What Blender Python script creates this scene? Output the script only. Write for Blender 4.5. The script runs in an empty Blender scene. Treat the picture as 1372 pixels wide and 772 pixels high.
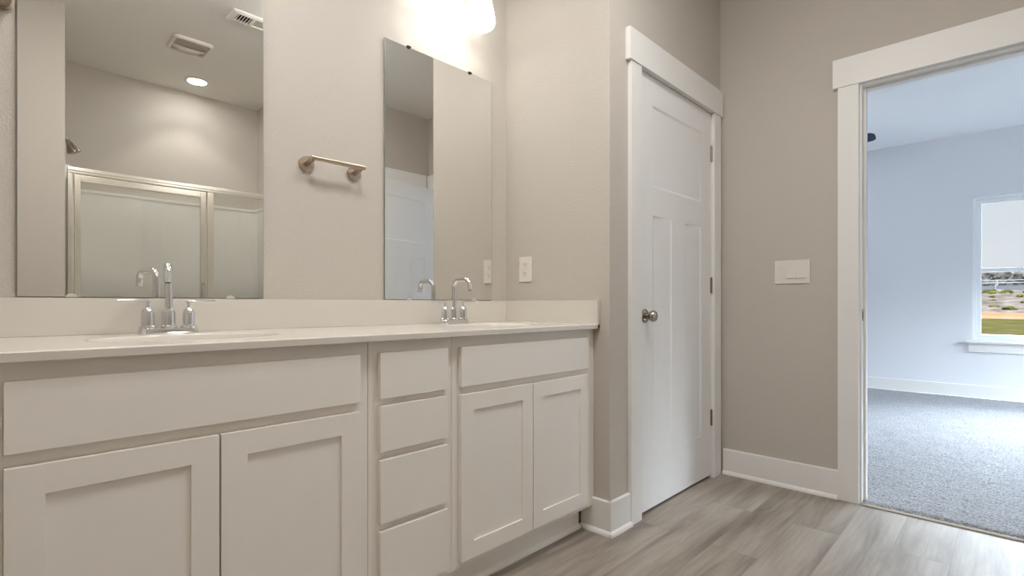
import bpy, bmesh, math, random
from mathutils import Vector, Matrix
random.seed(7)
S = bpy.context.scene
COL = S.collection
PI = math.pi

# ------------------------------------------------------------------ camera, world, lights
cam_data = bpy.data.cameras.new('camera'); cam = bpy.data.objects.new('camera', cam_data); COL.objects.link(cam)
cam.location = (-1.8585, -1.8429, 0.9744)
cam.rotation_euler = (PI / 2, 0, 0.7695 - PI / 2)
cam_data.sensor_width = 36; cam_data.lens = 18.219; cam_data.shift_y = 0.01598
cam_data.clip_start = 0.02; cam_data.clip_end = 500
S.camera = cam
S.view_settings.view_transform = 'Standard'; S.view_settings.look = 'None'
S.view_settings.exposure = 0.0; S.view_settings.gamma = 1.0
S.view_settings.use_curve_mapping = False

SHADE_LIGHT = 5.6          # vanity lamp shades
SHOWER_SPOT = 16.0          # recessed shower lamp, watts
SKY_LOW, SKY_HIGH = 0.86, 53.0
FAN_FILL = 70.0            # glowing bowl added under the bedroom fan as fill light
DOWNLIGHT = 80.0           # lens of the recessed shower lamp
DOME_FILL = 60.0           # fill lamps added on the bathroom ceiling, above the frame

w = bpy.data.worlds.new('overcast_sky'); S.world = w; w.use_nodes = True
nt = w.node_tree; nt.nodes.clear()
tc = nt.nodes.new('ShaderNodeTexCoord'); sep = nt.nodes.new('ShaderNodeSeparateXYZ')
mr = nt.nodes.new('ShaderNodeMapRange'); mr.interpolation_type = 'SMOOTHSTEP'
mr.inputs['From Min'].default_value = 0.148; mr.inputs['From Max'].default_value = 0.335
mr.inputs['To Min'].default_value = SKY_LOW; mr.inputs['To Max'].default_value = SKY_HIGH
cr = nt.nodes.new('ShaderNodeValToRGB')
cr.color_ramp.elements[0].position = 0.0; cr.color_ramp.elements[0].color = (0.92, 0.95, 1.0, 1)
cr.color_ramp.elements[1].position = 0.35; cr.color_ramp.elements[1].color = (0.78, 0.89, 1.0, 1)
bg = nt.nodes.new('ShaderNodeBackground'); out = nt.nodes.new('ShaderNodeOutputWorld')
nt.links.new(tc.outputs['Generated'], sep.inputs[0])
nt.links.new(sep.outputs['Z'], mr.inputs['Value']); nt.links.new(sep.outputs['Z'], cr.inputs[0])
nt.links.new(cr.outputs[0], bg.inputs['Color']); nt.links.new(mr.outputs[0], bg.inputs['Strength'])
nt.links.new(bg.outputs[0], out.inputs['Surface'])
S.cycles.max_bounces = 14; S.cycles.diffuse_bounces = 8; S.cycles.glossy_bounces = 8
S.cycles.transparent_max_bounces = 16

# ------------------------------------------------------------------ materials
def srgb(r, g, b):
    f = lambda c: (c / 255) / 12.92 if c / 255 <= 0.04045 else ((c / 255 + 0.055) / 1.055) ** 2.4
    return (f(r), f(g), f(b), 1)
def mat(name, color, rough=0.5, metal=0.0, spec=0.5, coat=0.0):
    m = bpy.data.materials.new(name); m.use_nodes = True
    b = m.node_tree.nodes['Principled BSDF']
    b.inputs['Base Color'].default_value = color; b.inputs['Roughness'].default_value = rough
    b.inputs['Metallic'].default_value = metal; b.inputs['Specular IOR Level'].default_value = spec
    b.inputs['Coat Weight'].default_value = coat
    return m
def node(m, t): return m.node_tree.nodes.new(t)
def link(m, a, b): m.node_tree.links.new(a, b)
def pos_noise(m, scale, detail=2, rough=0.5, vec=None, stretch=None, distortion=0.0):
    if vec is None: vec = node(m, 'ShaderNodeNewGeometry').outputs['Position']
    if stretch:
        mp = node(m, 'ShaderNodeMapping'); mp.inputs['Scale'].default_value = stretch
        link(m, vec, mp.inputs['Vector']); vec = mp.outputs['Vector']
    n = node(m, 'ShaderNodeTexNoise'); n.inputs['Scale'].default_value = scale
    n.inputs['Detail'].default_value = detail; n.inputs['Roughness'].default_value = rough
    n.inputs['Distortion'].default_value = distortion
    link(m, vec, n.inputs['Vector']); return n
def bump(m, height, strength, dist):
    b = node(m, 'ShaderNodeBump'); b.inputs['Strength'].default_value = strength; b.inputs['Distance'].default_value = dist
    link(m, height, b.inputs['Height']); link(m, b.outputs[0], m.node_tree.nodes['Principled BSDF'].inputs['Normal'])
def ramp(m, fac, stops):
    r = node(m, 'ShaderNodeValToRGB'); e = r.color_ramp.elements
    while len(e) < len(stops): e.new(0.5)
    for el, (p, c) in zip(e, stops): el.position = p; el.color = c
    link(m, fac, r.inputs[0]); return r
def BC(m): return m.node_tree.nodes['Principled BSDF'].inputs['Base Color']
M = {}
def plaster(name, col, strength):
    m = mat(name, col, 0.62, spec=0.3)
    n = pos_noise(m, 150, 3, 0.55); r = ramp(m, n.outputs['Fac'], [(0.42, (0, 0, 0, 1)), (0.62, (1, 1, 1, 1))])
    bump(m, r.outputs[0], strength, 0.0022); return m
M['wall'] = plaster('greige_orange_peel_wall', srgb(193, 186, 177), 0.34)
M['bed_wall'] = plaster('pale_grey_bedroom_wall', srgb(226, 227, 231), 0.15)
M['ceil'] = plaster('flat_ceiling_paint', srgb(237, 234, 229), 0.35)
M['bed_ceil'] = plaster('white_bedroom_ceiling', srgb(238, 240, 242), 0.2)
M['trim'] = mat('white_semigloss_trim', srgb(230, 228, 225), 0.46)
M['door'] = mat('white_door_paint', srgb(232, 231, 230), 0.45)
M['cab'] = mat('soft_white_cabinet_lacquer', srgb(235, 230, 223), 0.36)
n = pos_noise(M['cab'], 60, 2, stretch=(1, 1, 8)); bump(M['cab'], n.outputs['Fac'], 0.02, 0.001)
M['toe'] = mat('cabinet_toe_kick', srgb(205, 198, 187), 0.45)
M['marble'] = mat('cultured_marble', srgb(214, 208, 199), 0.22, coat=0.35)
M['chrome'] = mat('polished_chrome', (0.80, 0.81, 0.82, 1), 0.05, 1.0)
M['nickel'] = mat('brushed_nickel', srgb(184, 170, 154), 0.3, 1.0)
M['satin'] = mat('satin_nickel_hardware', srgb(165, 156, 144), 0.24, 1.0)
M['alu'] = mat('polished_aluminium', srgb(226, 222, 214), 0.22, 1.0)
M['mirror'] = mat('mirror_silver', (0.87, 0.87, 0.845, 1), 0.0, 1.0)
M['glass_edge'] = mat('polished_glass_edge', srgb(138, 142, 132), 0.1)
M['clip'] = mat('clear_plastic_clip', srgb(206, 204, 196), 0.25)
M['dark_clip'] = mat('dark_plastic_clip', srgb(35, 33, 30), 0.3)
M['plastic'] = mat('white_plastic', srgb(222, 215, 207), 0.35)
M['register'] = mat('white_register_enamel', srgb(238, 235, 230), 0.4)
M['slot'] = mat('dark_slot', srgb(60, 55, 50), 0.6)
M['vinyl'] = mat('white_window_vinyl', srgb(236, 240, 242), 0.3)
M['acrylic'] = mat('white_shower_acrylic', srgb(226, 223, 217), 0.18)
M['navy'] = mat('dark_navy_fan_finish', srgb(18, 28, 52), 0.4)
M['grille'] = mat('grille_shadow_gap', srgb(182, 176, 165), 0.6)
M['beige_strip'] = mat('beige_transition_strip', srgb(158, 149, 134), 0.75)
def emissive(name, col, strength):
    m = mat(name, (0.9, 0.9, 0.88, 1), 0.3); b = m.node_tree.nodes['Principled BSDF']
    b.inputs['Emission Color'].default_value = col; b.inputs['Emission Strength'].default_value = strength; return m
M['shade'] = emissive('lit_frosted_shade', (1.0, 0.995, 0.98, 1), SHADE_LIGHT)
M['fill_dome'] = emissive('ceiling_fill_glow', (1.0, 0.995, 0.98, 1), DOME_FILL)
M['bulb'] = emissive('lit_bulb', (1.0, 0.995, 0.98, 1), SHADE_LIGHT * 1.3)
M['lens'] = emissive('lit_downlight_lens', (1.0, 0.99, 0.97, 1), DOWNLIGHT)
M['fan_fill'] = emissive('fan_fill_glow', (0.86, 0.93, 1.0, 1), FAN_FILL)
def glass(name, tint, refl):
    m = bpy.data.materials.new(name); m.use_nodes = True; t = m.node_tree; t.nodes.clear()
    o = t.nodes.new('ShaderNodeOutputMaterial'); mix = t.nodes.new('ShaderNodeMixShader')
    tr = t.nodes.new('ShaderNodeBsdfTransparent'); tr.inputs[0].default_value = tint
    gl = t.nodes.new('ShaderNodeBsdfGlossy'); gl.inputs['Roughness'].default_value = 0.02
    fr = t.nodes.new('ShaderNodeFresnel'); fr.inputs[0].default_value = refl
    t.links.new(fr.outputs[0], mix.inputs[0]); t.links.new(tr.outputs[0], mix.inputs[1]); t.links.new(gl.outputs[0], mix.inputs[2])
    t.links.new(mix.outputs[0], o.inputs[0]); return m
M['glass'] = glass('clear_shower_glass', (0.93, 0.935, 0.925, 1), 1.5)
M['pane'] = glass('clear_window_glass', (0.97, 0.98, 0.98, 1), 1.3)

# vinyl plank floor
m = mat('grey_oak_vinyl_plank', (0.4, 0.35, 0.3, 1), 0.50, spec=0.95)
g = node(m, 'ShaderNodeNewGeometry'); br = node(m, 'ShaderNodeTexBrick')
br.offset = 0.37; br.offset_frequency = 2; br.squash = 1
for k, v in (('Scale', 1.0), ('Mortar Size', 0.0012), ('Mortar Smooth', 0.1), ('Bias', 0.0), ('Brick Width', 1.22), ('Row Height', 0.178)):
    br.inputs[k].default_value = v
br.inputs['Color1'].default_value = (0, 0, 0, 1); br.inputs['Color2'].default_value = (1, 1, 1, 1); br.inputs['Mortar'].default_value = (0.35, 0.35, 0.35, 1)
mp = node(m, 'ShaderNodeMapping'); mp.inputs['Location'].default_value = (0.55, 0.07, 0)
link(m, g.outputs['Position'], mp.inputs[0]); link(m, mp.outputs[0], br.inputs['Vector'])
off = node(m, 'ShaderNodeVectorMath'); off.operation = 'MULTIPLY_ADD'
off.inputs[1].default_value = (37, 13, 5); link(m, br.outputs['Color'], off.inputs[0]); link(m, g.outputs['Position'], off.inputs[2])
n1 = pos_noise(m, 1.0, 5, 0.6, vec=off.outputs[0], stretch=(1.3, 10.0, 1), distortion=0.45)
n2 = pos_noise(m, 1.0, 4, 0.6, vec=off.outputs[0], stretch=(3.5, 75.0, 1))
n3 = pos_noise(m, 1.0, 2, 0.5, vec=off.outputs[0], stretch=(0.9, 3.0, 1))
r1 = ramp(m, n1.outputs['Fac'], [(0.30, srgb(116, 106, 95)), (0.45, srgb(152, 142, 131)), (0.60, srgb(171, 162, 152)), (0.8, srgb(186, 178, 169))])
r2 = ramp(m, n2.outputs['Fac'], [(0.35, (0.80, 0.79, 0.78, 1)), (0.6, (1, 1, 1, 1))])
mx = node(m, 'ShaderNodeMix'); mx.data_type = 'RGBA'; mx.blend_type = 'MULTIPLY'; mx.inputs[0].default_value = 0.7
link(m, r1.outputs[0], mx.inputs[6]); link(m, r2.outputs[0], mx.inputs[7])
r3 = ramp(m, n3.outputs['Fac'], [(0.35, (0.84, 0.82, 0.80, 1)), (0.65, (1.05, 1.05, 1.05, 1))])
mx2 = node(m, 'ShaderNodeMix'); mx2.data_type = 'RGBA'; mx2.blend_type = 'MULTIPLY'; mx2.inputs[0].default_value = 0.8
link(m, mx.outputs[2], mx2.inputs[6]); link(m, r3.outputs[0], mx2.inputs[7])
mx3 = node(m, 'ShaderNodeMix'); mx3.data_type = 'RGBA'; mx3.blend_type = 'MIX'
mx3.inputs[7].default_value = srgb(112, 102, 92)
mm = node(m, 'ShaderNodeMath'); mm.operation = 'MULTIPLY'; mm.inputs[1].default_value = 0.45
link(m, br.outputs['Fac'], mm.inputs[0]); link(m, mm.outputs[0], mx3.inputs[0]); link(m, mx2.outputs[2], mx3.inputs[6])
link(m, mx3.outputs[2], BC(m)); bump(m, n2.outputs['Fac'], 0.05, 0.001)
M['plank'] = m

# carpet
m = mat('pale_grey_cut_pile_carpet', (0.6, 0.6, 0.6, 1), 0.95, spec=0.1)
n = pos_noise(m, 85, 4, 0.72); n2 = pos_noise(m, 9, 3, 0.6)
r = ramp(m, n.outputs['Fac'], [(0.33, srgb(108, 107, 110)), (0.52, srgb(164, 164, 167)), (0.75, srgb(190, 191, 195))])
r2 = ramp(m, n2.outputs['Fac'], [(0.3, (0.88, 0.88, 0.88, 1)), (0.65, (1, 1, 1, 1))])
mx = node(m, 'ShaderNodeMix'); mx.data_type = 'RGBA'; mx.blend_type = 'MULTIPLY'; mx.inputs[0].default_value = 1.0
link(m, r.outputs[0], mx.inputs[6]); link(m, r2.outputs[0], mx.inputs[7]); link(m, mx.outputs[2], BC(m))
bump(m, n.outputs['Fac'], 0.8, 0.006)
M['carpet'] = m
def ground(name, scale, stops, stretch=None):
    m = mat(name, (0.1, 0.1, 0.1, 1), 0.95, spec=0.0)
    n = pos_noise(m, scale, 6, 0.7, stretch=stretch); r = ramp(m, n.outputs['Fac'], stops); link(m, r.outputs[0], BC(m)); return m
M['grass'] = ground('dry_green_lawn', 0.9, [(0.3, (0.0060, 0.0050, 0.0019, 1)), (0.55, (0.0105, 0.0088, 0.0031, 1)), (0.75, (0.0165, 0.0135, 0.0056, 1))])
M['dirt'] = ground('orange_dirt', 0.35, [(0.3, (0.0238, 0.0112, 0.0049, 1)), (0.6, (0.0336, 0.0203, 0.0119, 1)), (0.8, (0.042, 0.0301, 0.0203, 1))])
M['scrub'] = ground('dry_brown_scrub', 0.5, [(0.3, (0.0091, 0.007, 0.0056, 1)), (0.5, (0.0175, 0.01365, 0.01155, 1)), (0.7, (0.028, 0.0231, 0.0203, 1))])
M['bush'] = ground('yellow_green_bush', 1.2, [(0.3, (0.0049, 0.0049, 0.0014, 1)), (0.6, (0.0133, 0.0133, 0.0028, 1))])
M['twig'] = ground('bare_grey_brown_twigs', 0.8, [(0.3, (0.009, 0.0078, 0.0068, 1)), (0.6, (0.024, 0.021, 0.0188, 1))])
M['silt'] = mat('navy_silt_fabric', (0.0021, 0.00245, 0.0049, 1), 0.8)
M['rail_white'] = mat('weathered_white_rail', (0.028, 0.0273, 0.0259, 1), 0.6)

# ------------------------------------------------------------------ mesh helpers
def NB(): return bmesh.new()
def box(bm, a, b, bevel=0.0, seg=2):
    x0, y0, z0 = (min(a[i], b[i]) for i in range(3)); x1, y1, z1 = (max(a[i], b[i]) for i in range(3))
    r = bmesh.ops.create_cube(bm, size=1.0); vs = r['verts']
    for v in vs: v.co = Vector(((x0 + x1) / 2 + v.co.x * (x1 - x0), (y0 + y1) / 2 + v.co.y * (y1 - y0), (z0 + z1) / 2 + v.co.z * (z1 - z0)))
    if bevel:
        es = list({e for v in vs for e in v.link_edges})
        bmesh.ops.bevel(bm, geom=es, offset=bevel, segments=seg, profile=0.6, affect='EDGES')
    return bm
def lathe(bm, prof, center=(0, 0, 0), axis='Z', n=32, close=False):
    c = Vector(center)
    def P(r, h, a):
        x, y = r * math.cos(a), r * math.sin(a)
        if axis == 'Z': return c + Vector((x, y, h))
        if axis == 'Y': return c + Vector((x, h, y))
        return c + Vector((h, x, y))
    rings = []
    for r, h in prof:
        if r < 1e-6: rings.append([bm.verts.new(P(0, h, 0))])
        else: rings.append([bm.verts.new(P(r, h, 2 * PI * i / n)) for i in range(n)])
    pairs = list(zip(rings, rings[1:])) + ([(rings[-1], rings[0])] if close else [])
    for A, B in pairs:
        for i in range(n):
            j = (i + 1) % n
            if len(A) == 1 and len(B) == 1: continue
            if len(A) == 1: bm.faces.new((A[0], B[i], B[j]))
            elif len(B) == 1: bm.faces.new((A[i], A[j], B[0]))
            else: bm.faces.new((A[i], A[j], B[j], B[i]))
    return bm
def tube(bm, pts, rad, n=16, cap=True):
    pts = [Vector(p) for p in pts]; rads = rad if isinstance(rad, (list, tuple)) else [rad] * len(pts)
    rings = []; up = None
    for i, p in enumerate(pts):
        d = (pts[min(i + 1, len(pts) - 1)] - pts[max(i - 1, 0)]).normalized()
        if up is None:
            up = Vector((0, 0, 1)) if abs(d.z) < 0.9 else Vector((1, 0, 0))
        s = d.cross(up).normalized(); up = s.cross(d).normalized()
        rings.append([bm.verts.new(p + rads[i] * (math.cos(2 * PI * k / n) * s + math.sin(2 * PI * k / n) * up)) for k in range(n)])
    for A, B in zip(rings, rings[1:]):
        for i in range(n): bm.faces.new((A[i], A[(i + 1) % n], B[(i + 1) % n], B[i]))
    if cap: bm.faces.new(rings[0][::-1]); bm.faces.new(rings[-1])
    return bm
def prism(bm, poly, lo, hi, axis):
    """extrude a 2-D polygon along axis 'X' (poly=(y,z)), 'Y' (poly=(x,z)) or 'Z' (poly=(x,y))"""
    def P(a, b, h): return {'X': (h, a, b), 'Y': (a, h, b), 'Z': (a, b, h)}[axis]
    A = [bm.verts.new(P(a, b, lo)) for a, b in poly]; B = [bm.verts.new(P(a, b, hi)) for a, b in poly]
    n = len(poly)
    for i in range(n): bm.faces.new((A[i], A[(i + 1) % n], B[(i + 1) % n], B[i]))
    bm.faces.new(A[::-1]); bm.faces.new(B); return bm
def disc(bm, c, r, t, axis, bevel=0.0015, n=40):
    return lathe(bm, [(0, 0), (r, 0), (r, t - bevel), (r - bevel, t), (0, t)], c, axis, n)

def obj(name, bm, material, parent=None, world=False, smooth=35):
    bmesh.ops.recalc_face_normals(bm, faces=bm.faces)
    if world and parent is not None:
        o = parent; v = Vector((0, 0, 0))
        while o is not None: v += o.location; o = o.parent
        bmesh.ops.translate(bm, verts=bm.verts, vec=-v)
    me = bpy.data.meshes.new(name); bm.to_mesh(me); bm.free()
    me.shade_smooth(); me.set_sharp_from_angle(angle=math.radians(smooth))
    me.materials.append(material)
    o = bpy.data.objects.new(name, me); COL.objects.link(o); o.parent = parent
    if len(me.polygons) < 4000:
        wm = o.modifiers.new('face_weighted_normals', 'WEIGHTED_NORMAL'); wm.keep_sharp = True; wm.weight = 80
    return o
def tag(o, label, cat=None, group=None, kind=None):
    o['label'] = label
    if cat: o['category'] = cat
    if group: o['group'] = group
    if kind: o['kind'] = kind
    return o
def thing(name, loc, label, cat, group=None):
    o = bpy.data.objects.new(name, None); COL.objects.link(o); o.location = loc; o.empty_display_size = 0.1
    return tag(o, label, cat, group)
def struct(name, bm, material, label, cat, smooth=35):
    return tag(obj(name, bm, material, smooth=smooth), label, cat, None, 'structure')
def wpart(name, bm, material, parent): return obj(name, bm, material, parent, world=True)
def copy_tree(o, parent=None):
    c = o.copy(); COL.objects.link(c); c.parent = parent
    for ch in list(o.children): copy_tree(ch, c)
    return c

# ------------------------------------------------------------------ key dimensions (metres)
XR = 1.147        # right wall face
D = 0.6169        # depth of the vanity alcove
H = 2.743
YB = -2.2         # bathroom back wall face
XFAR = 5.30       # bedroom far wall
Y0, Y1 = -2.077, -1.309      # bedroom doorway between jambs
WIN = [(-2.445, -1.535), (-3.40, -2.49)]
ZW0, ZW1 = 0.60, 2.085
ZC = 0.8906       # counter top

# ------------------------------------------------------------------ room shell
b = NB(); box(b, (-2.47, -3.23, -0.1), (1.135, 0.12, 0)); struct('floor', b, M['plank'], 'grey wood-look plank floor of the bathroom', 'floor')
b = NB(); box(b, (-2.47, -3.23, H), (1.262, 0.12, H + 0.1)); struct('ceiling', b, M['ceil'], 'bathroom ceiling seen in the left mirror', 'ceiling')
b = NB(); box(b, (-2.47, 0, 0), (1.147, 0.12, H)); struct('wall_front', b, M['wall'], 'textured greige wall behind the vanity carrying both mirrors', 'wall')
b = NB(); box(b, (0, -D, 0), (0.12, 0, H)); struct('wall_alcove', b, M['wall'], 'short side wall at the right end of the vanity with the outlet', 'wall')
b = NB(); box(b, (0.12, -D, 0), (0.232, -D + 0.12, H)); box(b, (1.030, -D, 0), (XR, -D + 0.12, H)); box(b, (0.232, -D, 2.062), (1.030, -D + 0.12, H))
struct('wall_closet', b, M['wall'], 'greige wall around the closed white closet door', 'wall')
b = NB(); box(b, (XR, -1.29, 0), (XR + 0.115, 0.52, H)); box(b, (XR, -4.7, 0), (XR + 0.115, -2.096, H)); box(b, (XR, -2.096, 2.062), (XR + 0.115, -1.29, H))
struct('wall_right', b, M['wall'], 'greige wall with light switches and the bedroom doorway', 'wall')
b = NB(); box(b, (-2.47, YB - 0.1, 0), (-1.497, YB, H)); struct('wall_back_left', b, M['wall'], 'back wall left of the shower, seen in the left mirror', 'wall')
b = NB(); box(b, (-0.08, YB - 0.1, 0), (0.262, YB, H)); box(b, (1.0, YB - 0.1, 0), (XR, YB, H)); box(b, (0.262, YB - 0.1, 2.062), (1.0, YB, H))
struct('wall_back_right', b, M['wall'], 'dim back wall above the open door, seen in the right mirror', 'wall')
b = NB(); box(b, (-1.597, -3.13, 0), (-1.497, YB - 0.1, H)); struct('wall_shower_left', b, M['wall'], 'left side wall of the shower', 'wall')
b = NB(); box(b, (-0.08, -3.13, 0), (0.02, YB - 0.1, H)); struct('wall_shower_right', b, M['wall'], 'right side wall of the shower', 'wall')
b = NB(); box(b, (-1.597, -3.23, 0), (XR, -3.13, H)); struct('wall_shower_back', b, M['wall'], 'shower back wall with a pool of lamplight', 'wall')
b = NB(); box(b, (-2.47, YB - 0.1, 0), (-2.35, 0, H)); struct('wall_left', b, M['wall'], 'bathroom wall left of the camera', 'wall')

# bedroom shell
def carpet():
    bm = NB(); xs = []; x = 1.155
    while x < 2.4: xs.append(x); x += 0.014
    while x < XFAR: xs.append(x); x += 0.08
    xs.append(XFAR); ys = []; y = -4.7
    while y < -2.2: ys.append(y); y += 0.08
    while y < -1.2: ys.append(y); y += 0.014
    while y < 0.4: ys.append(y); y += 0.08
    ys.append(0.4)
    ry = lambda x: [q for q in ys if (x > 1.262 or Y0 - 0.005 <= q <= Y1 + 0.005)]
    grid = {}
    for i, x in enumerate(xs):
        for j, y in enumerate(ys):
            z = 0.012 + random.uniform(-0.0025, 0.0025)
            if i == 0: z = 0.001 + random.uniform(0, 0.004)
            elif i == 1: z = 0.010 + random.uniform(-0.005, 0.004)
            dx = random.uniform(-0.006, 0.004) if i < 3 else 0
            grid[i, j] = (x + dx, y, z)
    vs = {}
    def V(i, j):
        if (i, j) not in vs: vs[i, j] = bm.verts.new(grid[i, j])
        return vs[i, j]
    for i in range(len(xs) - 1):
        for j in range(len(ys) - 1):
            if xs[i] < 1.262 and not (ys[j] > Y0 - 0.01 and ys[j + 1] < Y1 + 0.01): continue
            bm.faces.new((V(i, j), V(i + 1, j), V(i + 1, j + 1), V(i, j + 1)))
    return bm
struct('floor_carpet', carpet(), M['carpet'], 'pale grey carpet of the bedroom beyond the doorway', 'carpet', smooth=80)
b = NB(); box(b, (1.135, -4.7, -0.1), (5.42, 0.52, -0.002)); struct('floor_bedroom', b, M['toe'], 'bedroom subfloor under the carpet', 'floor')
b = NB(); box(b, (1.262, -4.82, H), (5.42, 0.52, H + 0.1)); struct('ceiling_bedroom', b, M['bed_ceil'], 'pale bluish bedroom ceiling through the doorway', 'ceiling')
b = NB()
box(b, (XFAR, -4.82, 0), (XFAR + 0.14, WIN[1][0], H)); box(b, (XFAR, WIN[1][1], 0), (XFAR + 0.14, WIN[0][0], H)); box(b, (XFAR, WIN[0][1], 0), (XFAR + 0.14, 0.52, H))
for y0, y1 in WIN: box(b, (XFAR, y0, 0), (XFAR + 0.14, y1, ZW0)); box(b, (XFAR, y0, ZW1), (XFAR + 0.14, y1, H))
struct('wall_bedroom_far', b, M['bed_wall'], 'far bedroom wall with the window', 'wall')
b = NB(); box(b, (1.262, 0.4, 0), (XFAR, 0.52, H)); struct('wall_bedroom_side', b, M['bed_wall'], 'bedroom side wall hidden left of the doorway', 'wall')
SX = (2.6, 4.9)  # opening of the added window that lets in more sky light
b = NB(); box(b, (XR, -4.82, 0), (SX[0], -4.7, H)); box(b, (SX[1], -4.82, 0), (XFAR, -4.7, H)); box(b, (SX[0], -4.82, 2.2), (SX[1], -4.7, H)); box(b, (SX[0], -4.82, 0), (SX[1], -4.7, 0.1))
struct('wall_bedroom_back', b, M['bed_wall'], 'bedroom wall far to the right of the doorway', 'wall')

# baseboards (board + shoe moulding in one profile)
HB = 0.143
def bb_profile(): return [(0, 0), (0.027, 0), (0.0268, 0.006), (0.024, 0.013), (0.019, 0.018), (0.014, 0.020), (0.014, HB - 0.004), (0.011, HB), (0, HB)]
def bb_x(bm, x0, x1, y, s): return prism(bm, [(y + s * d, z) for d, z in bb_profile()], x0, x1, 'X')   # runs along x, s = outward side
def bb_y(bm, y0, y1, x, s): return prism(bm, [(x + s * d, z) for d, z in bb_profile()], y0, y1, 'Y')
def trimname(name, bm, label, m='trim', cat='baseboard'): return struct(name, bm, M[m], label, cat)
b = NB(); bb_y(b, -D - 0.0138, -0.478, 0, -1); bb_x(b, -0.0138, 0.144, -D, -1)
# mitred outside corner of the shoe moulding
box(b, (-0.027, -D - 0.027, 0), (-0.0139, -D - 0.0139, 0.0165), 0.004)
trimname('baseboard_alcove', b, 'white baseboard wrapping the wall corner between vanity and closet door')
b = NB(); bb_y(b, -1.211, -D - 0.021, XR, -1); trimname('baseboard_right', b, 'white baseboard under the light switches')
b = NB(); bb_x(b, -2.35, -1.497, YB, 1); trimname('baseboard_back_left', b, 'white baseboard of the back wall left of the shower')
b = NB(); bb_x(b, -0.08, 0.164, YB, 1); trimname('baseboard_back_right', b, 'white baseboard right of the shower')
b = NB(); bb_y(b, YB + 0.028, -0.002, -2.35, 1); trimname('baseboard_left', b, 'white baseboard of the left bathroom wall')
b = NB(); bb_y(b, -4.66, 0.37, XFAR, -1); trimname('baseboard_bedroom_far', b, 'white baseboard below the bedroom window')

# door casings and jambs
def casing_x(x0, x1, y, s, zt=2.052):        # craftsman casing on a wall facing s along y
    bm = NB(); f = y + s * 0.019
    box(bm, (x0 - 0.089, y, 0), (x0, f, zt), 0.0015); box(bm, (x1, y, 0), (x1 + 0.089, f, zt), 0.0015)
    box(bm, (x0 - 0.107, y, zt), (x1 + 0.107, y + s * 0.024, zt + 0.141), 0.0015); return bm
b = casing_x(0.232, 1.022, -D, -1)
struct('trim_1', b, M['trim'], 'flat white casing and header around the closet door', 'door casing')
b = NB(); box(b, (0.232, -D + 0.0005, 0), (0.2435, -D + 0.119, 2.062)); box(b, (1.0185, -D + 0.0005, 0), (1.030, -D + 0.119, 2.062)); box(b, (0.2435, -D + 0.0005, 2.0505), (1.0185, -D + 0.119, 2.062))
box(b, (0.2435, -D + 0.04, 0), (0.2555, -D + 0.075, 2.0505)); box(b, (1.0065, -D + 0.04, 0), (1.0185, -D + 0.075, 2.0505)); box(b, (0.2435, -D + 0.04, 2.0385), (1.0185, -D + 0.075, 2.0505))
struct('trim_2', b, M['trim'], 'white jamb and stop inside the closet door frame', 'door jamb')
b = NB(); f = XR - 0.019
box(b, (XR, Y1 + 0.009, 0), (f, Y1 + 0.098, 2.052), 0.0015); box(b, (XR, Y0 - 0.098, 0), (f, Y0 - 0.009, 2.052), 0.0015)
box(b, (XR, Y0 - 0.117, 2.052), (XR - 0.024, Y1 + 0.119, 2.193), 0.0015)
struct('trim_3', b, M['trim'], 'flat white casing and header around the bedroom doorway', 'door casing')
b = NB()
for y0, y1 in ((Y1, Y1 + 0.019), (Y0 - 0.019, Y0)): box(b, (XR - 0.0005, y0, 0), (XR + 0.1155, y1, 2.062))
box(b, (XR - 0.0005, Y0, 2.043), (XR + 0.1155, Y1, 2.062))
for y0, y1 in ((Y1 - 0.011, Y1), (Y0, Y0 + 0.011)): box(b, (XR + 0.04, y0, 0), (XR + 0.075, y1, 2.043), 0.002)
box(b, (XR + 0.04, Y0 + 0.011, 2.032), (XR + 0.075, Y1 - 0.011, 2.043), 0.002)
jamb = struct('trim_4', b, M['trim'], 'white jamb lining the bedroom doorway', 'door jamb')
b = NB(); box(b, (XR + 0.004, Y1 - 0.0015, 0.894), (XR + 0.032, Y1 + 0.001, 0.951), 0.0008); sp = obj('strike_plate', b, M['satin'], jamb)
tag(sp, 'metal strike plate on the doorway jamb')
b = NB(); box(b, (XR + 0.011, Y1 - 0.0022, 0.908), (XR + 0.025, Y1 - 0.0013, 0.937)); obj('latch_hole', b, M['slot'], sp)
b = NB(); g = XR + 0.115
box(b, (g, Y1 + 0.009, 0.004), (g + 0.019, Y1 + 0.098, 2.052), 0.0015); box(b, (g, Y0 - 0.098, 0.004), (g + 0.019, Y0 - 0.009, 2.052), 0.0015); box(b, (g, Y0 - 0.117, 2.052), (g + 0.024, Y1 + 0.119, 2.193), 0.0015)
struct('trim_5', b, M['trim'], 'white casing on the bedroom side of the doorway', 'door casing')
b = casing_x(0.262, 1.0, YB, 1); struct('trim_6', b, M['trim'], 'casing of the back closet behind the open door', 'door casing')
b = NB(); prism(b, [(1.118, 0), (1.120, 0.0045), (1.126, 0.0065), (1.142, 0.0065), (1.149, 0.003), (1.149, 0)], Y0 + 0.001, Y1 - 0.001, 'Y')
struct('trim_7', b, M['beige_strip'], 'beige transition strip between plank floor and carpet', 'threshold')

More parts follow.
